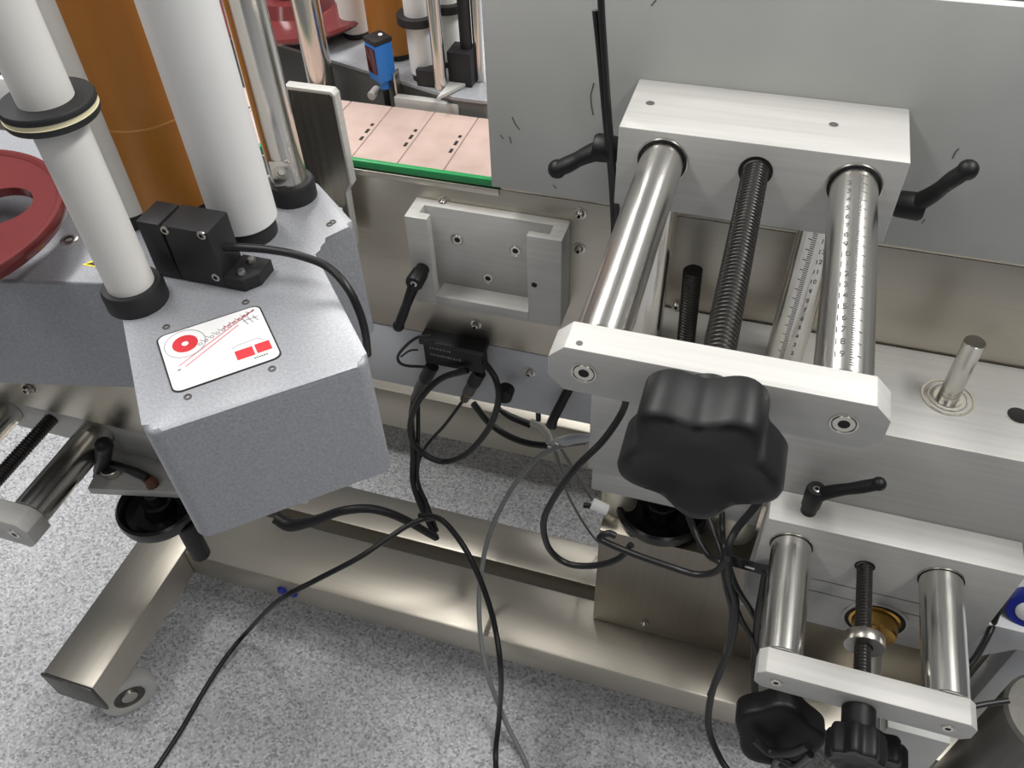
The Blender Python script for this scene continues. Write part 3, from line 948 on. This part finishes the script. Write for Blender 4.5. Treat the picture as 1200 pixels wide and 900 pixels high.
# =================================================================== LEFT SLIDE UNDER THE HEAD
ls = thing('left_slide_unit', 'slide unit with steel rods and grey bar beneath the label head at far left', 'slide unit', (-0.8, 0.5, 0.60))
box('bar', (-1.05, 0.512, 0.604), (-0.60, 0.545, 0.674), 'alu', ls, 0.0012)
for x in (-0.7435, -0.887):
    cyl('slide_rod', (x, 0.5118, 0.640), (x, 0.3785, 0.640), 0.0215, 'rod', ls, 48)
thread('lead_spindle', (-0.8165, 0.5118, 0.642), (-0.8165, 0.3785, 0.642), 0.0092, 0.0042, 'thread', ls)
ep3 = end_plate(ls, -0.815, 0.0945, 0.350, 0.378, 0.614, 0.659, 0.011)
countersunk('screw', (-0.744, 0.3497, 0.6365), (0, -1, 0), 0.0085, ep3)
R13 = Matrix.Rotation(math.radians(12.7), 3, 'Z')
sl = box('shelf_plate', (-0.735, 0.45, 0.588), (-0.45, 0.575, 0.6), 'alu', ls, 0.001, None, R13, (-0.735, 0.45, 0.6))
hw3 = handwheel('handwheel', (-0.6588, 0.4729, 0.5620), (0, 0, 1), 0.0535, ls)
c3 = Vector((-0.6588, 0.4729, 0.5620))
cyl('wheel_shaft', c3 + Vector((0, 0, 0.009)), Vector((c3.x, c3.y, 0.5878)), 0.01, 'thread', hw3)
gp_ = Vector((-0.6142, 0.4603, 0.5530))
cyl('crank_handle', (gp_.x, gp_.y, 0.482), (gp_.x, gp_.y, 0.556), 0.0125, 'black', hw3, 20, 0.002)
cyl('rod_sleeve', (-0.718, 0.480, 0.6003), (-0.718, 0.480, 0.6115), 0.012, 'bolt', ls)
lever((-0.7584, 0.5110, 0.5652), (0, -1, 0), (-0.6892, 0.4700, 0.6773), ls, 0.010, 0.026, 0.012)
pg = thing('pigtail_cable', 'short dark pigtail cable with brown end hanging under the label head', 'cable', (-0.6868, 0.4800, 0.6190))
tube('lead', [(-0.7374, 0.4900, 0.6140), (-0.7210, 0.4850, 0.6133), (-0.6925, 0.4800, 0.6205), (-0.6725, 0.4780, 0.6195), (-0.6598, 0.4780, 0.6135)], [0.007, 0.0055, 0.005, 0.0062, 0.006], 'tape', pg)
tube('end_sleeve', [(-0.6598, 0.4780, 0.6135), (-0.6559, 0.4780, 0.6042), (-0.6588, 0.4780, 0.5906)], [0.0064, 0.008, 0.0088], 'rust', pg, label='brown cable end sleeve')

# =================================================================== FAR LABEL HEAD
fh = thing('far_label_applicator', 'second label applicator across the belt with dark grey front face', 'label machine', (-0.5, 1.1, 0.80))
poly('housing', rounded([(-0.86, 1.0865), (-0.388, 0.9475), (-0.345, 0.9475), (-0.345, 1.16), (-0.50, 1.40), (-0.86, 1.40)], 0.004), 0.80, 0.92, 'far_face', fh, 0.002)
poly('top_plate', rounded([(-0.862, 1.085), (-0.390, 0.9455), (-0.343, 0.9455), (-0.343, 1.162), (-0.50, 1.402), (-0.862, 1.402)], 0.004), 0.9203, 0.9245, 'head', fh, 0.001)


def far_roller(name, p, r, mat, z1=1.32, label=None):
    x, y, _ = p
    o = cyl(name, (x, y, 0.932), (x, y, z1), r, mat, fh, 40, 0.002, label)
    lathe('base_collar', (x, y, 0.9247), (0, 0, 1), [(0, 0), (r * 0.9, 0), (r * 0.9, 0.007), (0, 0.007)], 'matt_black', o, 28)
    return o


far_roller('drive_roller', (-0.5136, 1.0506, 0.9300), 0.0345, 'orange', 1.32, 'amber rubber drive roller')
far_roller('guide_roller', (-0.5913, 1.0891, 0.9300), 0.0215, 'grey_roller')
fr = far_roller('slim_roller', (-0.4467, 0.9879, 0.9300), 0.017, 'white_roller')
q = Vector((-0.4467, 0.9879, 0.9300))
lathe('roller_flange', (q.x, q.y, 1.0), (0, 0, 1), [(0.0172, 0), (0.027, 0), (0.027, 0.010), (0.0172, 0.010)], 'matt_black', fr, 28)
q = Vector((-0.4237, 1.0344, 0.9300))
fr2 = far_roller('slim_roller', q, 0.016, 'grey_roller')
lathe('roller_flange', (q.x, q.y, 1.0), (0, 0, 1), [(0.0162, 0), (0.026, 0), (0.026, 0.010), (0.0162, 0.010)], 'matt_black', fr2, 28)
box('sensor_block', Vector((-0.3945, 0.9863, 0.9250)) + Vector((-0.012, -0.012, 0)), Vector((-0.3945, 0.9863, 0.9250)) + Vector((0.02, 0.02, 0.045)), 'matt_black', fh, 0.001)
q = Vector((-0.4353, 0.9666, 0.9250))
box('collar_block', q + Vector((-0.012, -0.004, 0)), q + Vector((0.014, 0.014, 0.022)), 'matt_black', fh, 0.001)
prism('gusset', [(-0.4065, 0.9292, 0.9260), (-0.3819, 0.9776, 0.9260), (-0.4040, 1.0692, 0.9260)], (0, 0, 0.004), 'alu', fh)
q = Vector((-0.4141, 0.9547, 0.9000))
fp = cyl('steel_post', (q.x, 0.9645, 0.86), (q.x, 0.9645, 1.32), 0.0085, 'rod_z', fh, 28)
q = Vector((-0.3857, 0.9928, 0.9300))
cyl('thin_post', (q.x, q.y, 0.9247), (q.x, q.y, 1.32), 0.008, 'matt_black', fh, 24)
q = Vector((-0.3714, 0.9962, 0.9300))
cyl('thin_post', (q.x, q.y, 0.9247), (q.x, q.y, 1.32), 0.006, 'rod_z', fh, 24)

# far reel disc
fd = thing('far_reel_disc', 'wine red reel disc lying on the far label head behind the steel posts', 'reel disc', (-0.6948, 1.1012, 0.9450))
fc = Vector((-0.6948, 1.1012, 0.9450))
bm = bmesh.new()
prof = [(0.030, 0.026), (0.052, 0.026), (0.062, 0.010), (0.100, 0.008), (0.118, 0.008), (0.121, 0.004), (0.118, 0.0), (0.030, 0.0), (0.030, 0.026)]
lathe_bm(bm, fc, (0, 0, 1), prof, 64)
finish('disc', bm, 'red', fd)
cyl('hub', fc + Vector((0, 0, -0.0204)), fc + Vector((0, 0, 0.04)), 0.028, 'matt_black', fd)
cyl('label_core', fc + Vector((0.078, 0.03, 0.0095)), fc + Vector((0.078, 0.03, 0.05)), 0.022, 'white_roller', fd)

# steel post between the heads
q = Vector((-0.5969, 0.9750, 0.9041))
ps = thing('guide_post', 'brushed steel guide post rising between the belt and the far label head', 'post', (q.x, 0.975, 0.86))
cyl('post', (q.x, 0.975, 0.86), (q.x, 0.975, 1.32), 0.0185, 'rod_z', ps, 40)
box('clamp', (q.x - 0.026, 0.9452, 0.84), (q.x + 0.026, 0.998, 0.8598), 'alu', ps, 0.001)

# blue photo sensor
bs = thing('photo_sensor', 'blue photoelectric sensor with dark red window on a bracket by the belt', 'sensor', (-0.4923, 0.9570, 0.9084))
ba = Vector((-0.5093, 0.9570, 0.9842))
bb = Vector((-0.4792, 0.9570, 0.9386))
zc0 = Vector((-0.5036, 0.9570, 0.9311)).z
xc = Vector((-0.4937, 0.9570, 0.9623)).x
RS = Matrix.Rotation(math.radians(-32), 3, 'Z')
bm = bmesh.new()
bbox(bm, (xc - 0.0135, 0.947, zc0), (xc + 0.0135, 0.973, zc0 + 0.05), 0.0025, 2, RS)
finish('shell', bm, 'blue', bs)
box('top_cap', (xc - 0.0138, 0.9465, zc0 + 0.0505), (xc + 0.0138, 0.9735, zc0 + 0.0565), 'matt_black', bs, 0.001, None, RS)
box('window', (xc - 0.010, 0.9455, zc0 + 0.012), (xc + 0.010, 0.9468, zc0 + 0.046), 'dark_red_glass', bs, 0.0005, None, RS, (xc, 0.96, zc0))
cyl('indicator', (xc + 0.004, 0.962, zc0 + 0.0566), (xc + 0.004, 0.962, zc0 + 0.0590), 0.003, 'white', bs, 14)
cyl('plug', (xc, 0.962, zc0 - 0.014), (xc, 0.962, zc0 - 0.0002), 0.0075, 'blue', bs, 20)
cyl('sensor_cable', (xc, 0.962, zc0 - 0.07), (xc, 0.962, zc0 - 0.0142), 0.0042, 'cable', bs, 14)
box('bracket', (xc + 0.016, 0.957, zc0 - 0.075), (xc + 0.019, 0.972, zc0 + 0.01), 'bolt', bs, 0.0005, None, None)
q = Vector((-0.5104, 0.9500, 0.9085))
cyl('thumb_screw', q + Vector((0, 0, 0)), q + Vector((0, 0.02, 0)), 0.006, 'alu', bs, 18)

# bright clutter at far left behind the head
wc = thing('white_clamp', 'white and black clamp block at the far left edge behind the rollers', 'clamp', (-0.93, 0.78, 0.90))
box('block', (-0.99, 0.78, 0.90), (-0.925, 0.83, 0.965), 'white_roller', wc, 0.002)
cyl('knob', (-0.955, 0.80, 0.9655), (-0.955, 0.80, 0.99), 0.014, 'black', wc, 24)

# =================================================================== LOWER RIGHT CLUTTER
mo = thing('motor', 'dark grey cylindrical motor at the lower right corner of the frame', 'motor', (0.435, 0.535, 0.0))
cyl('shell', (0.435, 0.535, 0.15), (0.435, 0.535, 0.50), 0.052, 'grey_cyl', mo, 48, 0.004)
cyl('foot', (0.435, 0.535, 0.0), (0.435, 0.535, 0.1498), 0.03, 'matt_black', mo, 32)

br = thing('bracket_frame', 'grey bent steel bracket arm behind the lower right slide rod', 'bracket', (0.44, 0.68, 0.30))
prism('upper_arm', [(0.385, 0.665, 0.452), (0.50, 0.665, 0.452), (0.50, 0.665, 0.41), (0.44, 0.665, 0.41), (0.41, 0.665, 0.375), (0.41, 0.665, 0.35), (0.39, 0.665, 0.37)], (0, 0.10, 0), 'strip', br, 0.001)
box('post', (0.45, 0.68, 0.171), (0.50, 0.76, 0.4098), 'strip', br, 0.001)
pl2 = thing('support_plate', 'beige grey steel plate standing behind the lower right rods', 'plate', (0.33, 0.70, 0.171))
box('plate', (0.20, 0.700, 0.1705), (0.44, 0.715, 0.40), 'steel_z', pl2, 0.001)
rl = thing('tape_roll', 'blue and white round roll at the right edge behind the white block', 'roll', (0.4310, 0.7000, 0.4661))
q = Vector((0.4344, 0.7000, 0.4678))
lathe('outer_ring', q, (-0.2, -1, 0.35), [(0.014, 0), (0.0235, 0), (0.024, 0.001), (0.024, 0.019), (0.0235, 0.02), (0.014, 0.02), (0.014, 0)], 'navy', rl, 32)
lathe('white_core', q, (-0.2, -1, 0.35), [(0, 0.002), (0.0138, 0.002), (0.0138, 0.021), (0.010, 0.023), (0, 0.023)], 'white', rl, 28)
gp = thing('grey_post', 'light grey square post below the lower right end plate', 'post', (0.33, 0.48, 0.0))
box('post', (0.275, 0.50, 0.0), (0.345, 0.56, 0.44), 'panel', gp, 0.002)
sb = thing('junction_sensor', 'small black sensor bar with white label beside the column cables', 'sensor', (0.0866, 0.6300, 0.5045))
bm = bmesh.new()
a_ = Vector((0.0584, 0.6250, 0.5177))
b_ = Vector((0.1106, 0.6000, 0.5507))
sweep_bm(bm, [a_, b_], 0.0085, 4, 0)
finish('bar', bm, 'matt_black', sb, 0)
bm = bmesh.new()
m_ = (a_ + b_) / 2
d_ = (b_ - a_).normalized()
for k, (s0, s1) in enumerate(((-0.004, 0.010), (0.000, 0.012))):
    z_ = 0.0068 - k * 0.006
    bm.faces.new([bm.verts.new(m_ + d_ * s + Vector((0, -0.0068 - 0.0006, zz))) for s, zz in ((s0, z_ - 0.002), (s1, z_ - 0.002), (s1, z_ + 0.002), (s0, z_ + 0.002))])
finish('label_print', bm, 'white', sb, 0)

# =================================================================== CABLES
cable('hanging_cable', [(-0.1548, 0.7200, 1.1700), (-0.1529, 0.7200, 1.1453), (-0.1463, 0.7200, 1.0883), (-0.1379, 0.7200, 1.0204), (-0.1316, 0.7350, 0.9435), (-0.1338, 0.7600, 0.8876)], 0.0032, 'cable', 'right strand of the black cable pair hanging down the grey panel')
cable('hanging_cable', [(-0.1594, 0.7220, 1.1461), (-0.1530, 0.7220, 1.1027), (-0.1454, 0.7220, 1.0452), (-0.1387, 0.7280, 0.9872), (-0.1365, 0.7450, 0.9254), (-0.1369, 0.7650, 0.8717)], 0.0026, 'cable', 'left strand of the black cable pair hanging down the grey panel')

cable('loop_cable', [(-0.3321, 0.7700, 0.6108), (-0.3679, 0.7650, 0.5922), (-0.3930, 0.7550, 0.5669), (-0.4134, 0.7450, 0.5309), (-0.4231, 0.7400, 0.4811), (-0.4097, 0.7350, 0.4487), (-0.3747, 0.7350, 0.4334), (-0.3332, 0.7350, 0.4661), (-0.2982, 0.7450, 0.5228), (-0.2834, 0.7550, 0.5770), (-0.2889, 0.7650, 0.6088), (-0.3095, 0.7800, 0.6224)], 0.0048, 'cable', 'thick black cable coiled in a ring below the sensor amplifier')
cable('connector_cable', [(-0.3458, 0.7750, 0.5397), (-0.3726, 0.7600, 0.4944), (-0.4047, 0.7500, 0.4452), (-0.4200, 0.7400, 0.4032), (-0.4138, 0.7200, 0.3639), (-0.3957, 0.7000, 0.3111), (-0.3836, 0.6900, 0.2912)], 0.0026, 'cable', 'thin black cable from the gold ringed plug into the hanging bundle')
cable('bundle_cable', [(-0.4273, 0.7750, 0.5159), (-0.4258, 0.7550, 0.4972), (-0.4220, 0.7350, 0.4404), (-0.4232, 0.7200, 0.3830), (-0.4077, 0.7050, 0.3399), (-0.3866, 0.6900, 0.3047), (-0.3788, 0.6850, 0.2906)], 0.0046, 'tape', 'taped black cable bundle hanging from the grey ringed plug')
cable('bundle_cable', [(-0.4186, 0.7700, 0.5142), (-0.4153, 0.7480, 0.4686), (-0.4170, 0.7250, 0.3900), (-0.3988, 0.7080, 0.3510), (-0.3817, 0.6950, 0.2996)], 0.0034, 'cable', 'black cable running beside the taped hanging bundle')
cable('wire_loop', [(-0.3844, 0.7760, 0.6596), (-0.4031, 0.7680, 0.6574), (-0.4255, 0.7650, 0.6332), (-0.4363, 0.7650, 0.6118), (-0.4273, 0.7650, 0.6005), (-0.3950, 0.7700, 0.6008)], 0.0022, 'cable', 'thin black wire loop sticking out left of the sensor amplifier')
cable('wire_loop', [(-0.4075, 0.7760, 0.6259), (-0.4180, 0.7700, 0.6271), (-0.4332, 0.7700, 0.6114)], 0.0014, 'cable', 'finest black wire inside the loop left of the sensor amplifier')
cable('harness', [(-0.6253, 0.6200, 0.3450), (-0.6008, 0.6200, 0.3335), (-0.5558, 0.6250, 0.3564), (-0.5074, 0.6350, 0.3870), (-0.4709, 0.6500, 0.3875), (-0.4415, 0.6600, 0.3741), (-0.4135, 0.6700, 0.3460), (-0.3770, 0.6800, 0.3035)], [0.010, 0.011, 0.0082, 0.007, 0.007, 0.0068, 0.0068, 0.006], 'tape', 'thick taped black harness leaving the underside of the label head')
cable('floor_cable', [(-0.3712, 0.6720, 0.3717), (-0.3885, 0.6650, 0.3699), (-0.4087, 0.6500, 0.3644), (-0.4341, 0.6200, 0.3575), (-0.4659, 0.5850, 0.3464), (-0.5251, 0.5500, 0.3132), (-0.5869, 0.5200, 0.2686), (-0.7242, 0.5506, 0.0400), (-0.7507, 0.5053, 0.0120), (-0.7595, 0.4427, 0.0045), (-0.7601, 0.3667, 0.0045), (-0.7655, 0.2927, 0.0045)], 0.0042, 'cable', 'black cable crossing the steel beam and trailing to the bottom left floor')
cable('floor_cable', [(-0.3941, 0.6720, 0.3694), (-0.3642, 0.6650, 0.3864), (-0.3407, 0.6550, 0.3895), (-0.3041, 0.6300, 0.3773), (-0.2694, 0.6000, 0.3403), (-0.2404, 0.5650, 0.2886), (-0.2188, 0.5200, 0.2369), (-0.2309, 0.5248, 0.0600), (-0.2280, 0.4893, 0.0045), (-0.2118, 0.4442, 0.0045)], 0.0045, 'cable', 'black cable falling from the harness tie to the floor at bottom centre')
cable('air_tube', [(-0.1602, 0.8000, 0.4794), (-0.1864, 0.7900, 0.4744), (-0.2127, 0.7750, 0.4692), (-0.2405, 0.7550, 0.4449), (-0.2699, 0.7300, 0.3888), (-0.2932, 0.7000, 0.3144), (-0.2985, 0.6600, 0.2417), (-0.2858, 0.6100, 0.1964), (-0.2603, 0.5600, 0.1440), (-0.2257, 0.5306, 0.0500), (-0.1833, 0.4952, 0.0050), (-0.1601, 0.4665, 0.0050)], 0.0040, 'tube_grey', 'grey air tube bending down from the fittings to the floor', None, 'tube')
cable('column_cable', [(-0.0876, 0.6450, 0.7606), (-0.0924, 0.6400, 0.7318), (-0.1081, 0.6200, 0.7014), (-0.1336, 0.6000, 0.6680), (-0.1559, 0.5880, 0.6183), (-0.1684, 0.5820, 0.5677), (-0.1612, 0.5800, 0.5157), (-0.1364, 0.5780, 0.4931), (-0.1014, 0.5780, 0.5026), (-0.0713, 0.5820, 0.5261), (-0.0574, 0.5900, 0.5531)], 0.0042, 'cable', 'black cable sweeping left of the column below the big star knob')
cable('column_cable', [(-0.0771, 0.5870, 0.5681), (-0.0878, 0.5870, 0.5693), (-0.0962, 0.5830, 0.5603), (-0.0769, 0.5800, 0.5558), (-0.0441, 0.5780, 0.5501), (-0.0065, 0.5760, 0.5467), (0.0250, 0.5760, 0.5435), (0.0465, 0.5760, 0.5592), (0.0561, 0.5800, 0.5856)], 0.0042, 'cable', 'black cable sagging across the front of the stainless column')
cable('drop_cable', [(0.0807, 0.6400, 0.6338), (0.0728, 0.6320, 0.6159), (0.0604, 0.6180, 0.5915), (0.0563, 0.6000, 0.5740), (0.0675, 0.5880, 0.5302), (0.0813, 0.5800, 0.4885), (0.0876, 0.5650, 0.4184), (0.0809, 0.5450, 0.3292), (0.0883, 0.5300, 0.2398), (0.1115, 0.5100, 0.1971), (0.1350, 0.4900, 0.1868)], 0.0048, 'cable', 'black cable dropping from behind the star knob past the column to the floor')
cable('drop_cable', [(0.0020, 0.6600, 0.5462), (0.0163, 0.6450, 0.5289), (0.0366, 0.6200, 0.5256), (0.0546, 0.6050, 0.5330), (0.0668, 0.5900, 0.5063), (0.0805, 0.5800, 0.4665), (0.0866, 0.5650, 0.3815), (0.0805, 0.5480, 0.2951)], 0.0045, 'cable', 'left black strand of the cable bundle on the column front')
cable('drop_cable', [(0.0217, 0.6600, 0.5614), (0.0368, 0.6400, 0.5503), (0.0520, 0.6120, 0.5445), (0.0704, 0.5880, 0.5114), (0.0920, 0.5800, 0.4615), (0.1192, 0.5700, 0.4148), (0.1325, 0.5550, 0.3536)], 0.0036, 'cable', 'middle black strand of the bundle curving right over the column')
cable('drop_cable', [(0.0420, 0.6600, 0.5693), (0.0478, 0.6400, 0.5549), (0.0543, 0.6100, 0.5581), (0.0744, 0.5850, 0.5284), (0.1020, 0.5900, 0.4709), (0.1210, 0.6000, 0.4180)], 0.0036, 'cable', 'right black strand of the bundle ending under the lower rod')
cable('drop_cable', [(0.1053, 0.6000, 0.5521), (0.1085, 0.5900, 0.5060), (0.1148, 0.5800, 0.4400), (0.1276, 0.5600, 0.3659), (0.1431, 0.5300, 0.3078)], 0.0048, 'cable', 'black cable hanging from the small sensor bar with white label')
cable('rear_cable', [(-0.3576, 0.8400, 0.4603), (-0.3311, 0.8400, 0.4189), (-0.2849, 0.8300, 0.4066), (-0.2335, 0.8250, 0.4142), (-0.1707, 0.8200, 0.4509)], 0.0056, 'cable', 'thick black cable sagging behind the coiled ring under the grey rail')
cable('rear_cable', [(-0.3223, 0.8600, 0.4354), (-0.3009, 0.8600, 0.4231), (-0.2692, 0.8600, 0.4139)], [0.004, 0.006, 0.006], 'cable', 'short black cable end with clear fitting behind the coiled ring')
cable('black_hose', [(-0.2421, 0.8200, 0.5580), (-0.2438, 0.8200, 0.5206), (-0.2442, 0.8200, 0.4780)], 0.0042, 'cable', 'short straight black hose hanging under the grey rail', None, 'hose')
cable('black_hose', [(-0.1903, 0.7965, 0.5909), (-0.2005, 0.7850, 0.5627), (-0.2078, 0.7750, 0.5421), (-0.2107, 0.7720, 0.5277)], [0.0066, 0.0070, 0.0070, 0.0084], 'cable', 'thick black hose stub hanging below the big end plate', None, 'hose')
cable('clear_hose', [(-0.2581, 0.8250, 0.4642), (-0.2416, 0.8250, 0.4572), (-0.2292, 0.8200, 0.4464), (-0.2237, 0.8100, 0.4390)], 0.0055, 'clear_tube', 'pale translucent hose elbow under the grey rail', None, 'hose')
cable('thin_tube', [(-0.2155, 0.8000, 0.4533), (-0.2056, 0.8000, 0.4042), (-0.1984, 0.8000, 0.3828)], 0.0036, 'tube_grey', 'short grey tube stub pointing at the floor below the fittings', None, 'tube')
cable('thin_tube', [(-0.2061, 0.8000, 0.4523), (-0.1777, 0.8000, 0.3923), (-0.1448, 0.8000, 0.3252)], 0.0026, 'tube_grey', 'thin grey tube running to the white fitting left of the column', None, 'tube')
cable('thin_tube', [(-0.2150, 0.8200, 0.3766), (-0.1907, 0.8200, 0.2930), (-0.1556, 0.8200, 0.2139), (-0.1297, 0.8200, 0.1768)], 0.0022, 'tube_grey', 'finest pale tube slanting down behind the column edge', None, 'tube')
vf = thing('tube_splitter', 'grey metal tube splitter hanging left of the white lift block', 'fitting', (-0.1903, 0.7900, 0.4731))
q = Vector((-0.2101, 0.7900, 0.4626))
bm = bmesh.new()
sweep_bm(bm, [q, (-0.1866, 0.7900, 0.4843), (-0.1558, 0.7900, 0.4981)], [0.009, 0.008, 0.006], 8, 4)
finish('body', bm, 'strip', vf)
for p in ((-0.2143, 0.7760, 0.4755), (-0.2025, 0.7760, 0.4873)):
    lathe('screw', p, (0, -1, 0), [(0.0034, 0), (0.0034, 0.002), (0, 0.003)], 'bolt', vf, 14)
wf = thing('air_fitting', 'small white air fitting with black tip left of the column', 'fitting', (-0.1262, 0.7200, 0.4308))
cyl('body', (-0.1303, 0.7000, 0.4644), (-0.1077, 0.7000, 0.4566), 0.0085, 'white', wf, 20)
cyl('tip', (-0.1425, 0.7000, 0.4556), (-0.1313, 0.7000, 0.4578), 0.004, 'black', wf, 14)
cyl('rail_knob', (-0.2804, 0.7850, 0.5736), (-0.2791, 0.7650, 0.5750), 0.012, 'black', cv, 22)
cable('side_cable', [(0.4024, 0.7000, 0.5064), (0.3998, 0.6800, 0.4656), (0.3959, 0.6600, 0.4443), (0.3776, 0.6200, 0.4468), (0.3656, 0.6000, 0.4474)], 0.0042, 'cable', 'black cable slanting behind the lower right rod toward the bracket')
cable('side_cable', [(0.3027, 0.4600, 0.5996), (0.3203, 0.4700, 0.6010), (0.3449, 0.4800, 0.6051)], 0.003, 'cable', 'thin black wire between the lower end plate and the motor')
cable('tie_cable', [(0.1255, 0.4350, 0.4552), (0.1466, 0.4300, 0.4427), (0.1637, 0.4250, 0.4691), (0.1754, 0.4200, 0.5109)], 0.005, 'tape', 'black taped cable knot under the rear star knob')
cable('tie_cable', [(0.1598, 0.4300, 0.3820), (0.1553, 0.4250, 0.4443), (0.1734, 0.4200, 0.4511), (0.1794, 0.4150, 0.5024)], 0.0042, 'cable', 'lowest black cable curl at the bottom edge below the rear star knob')
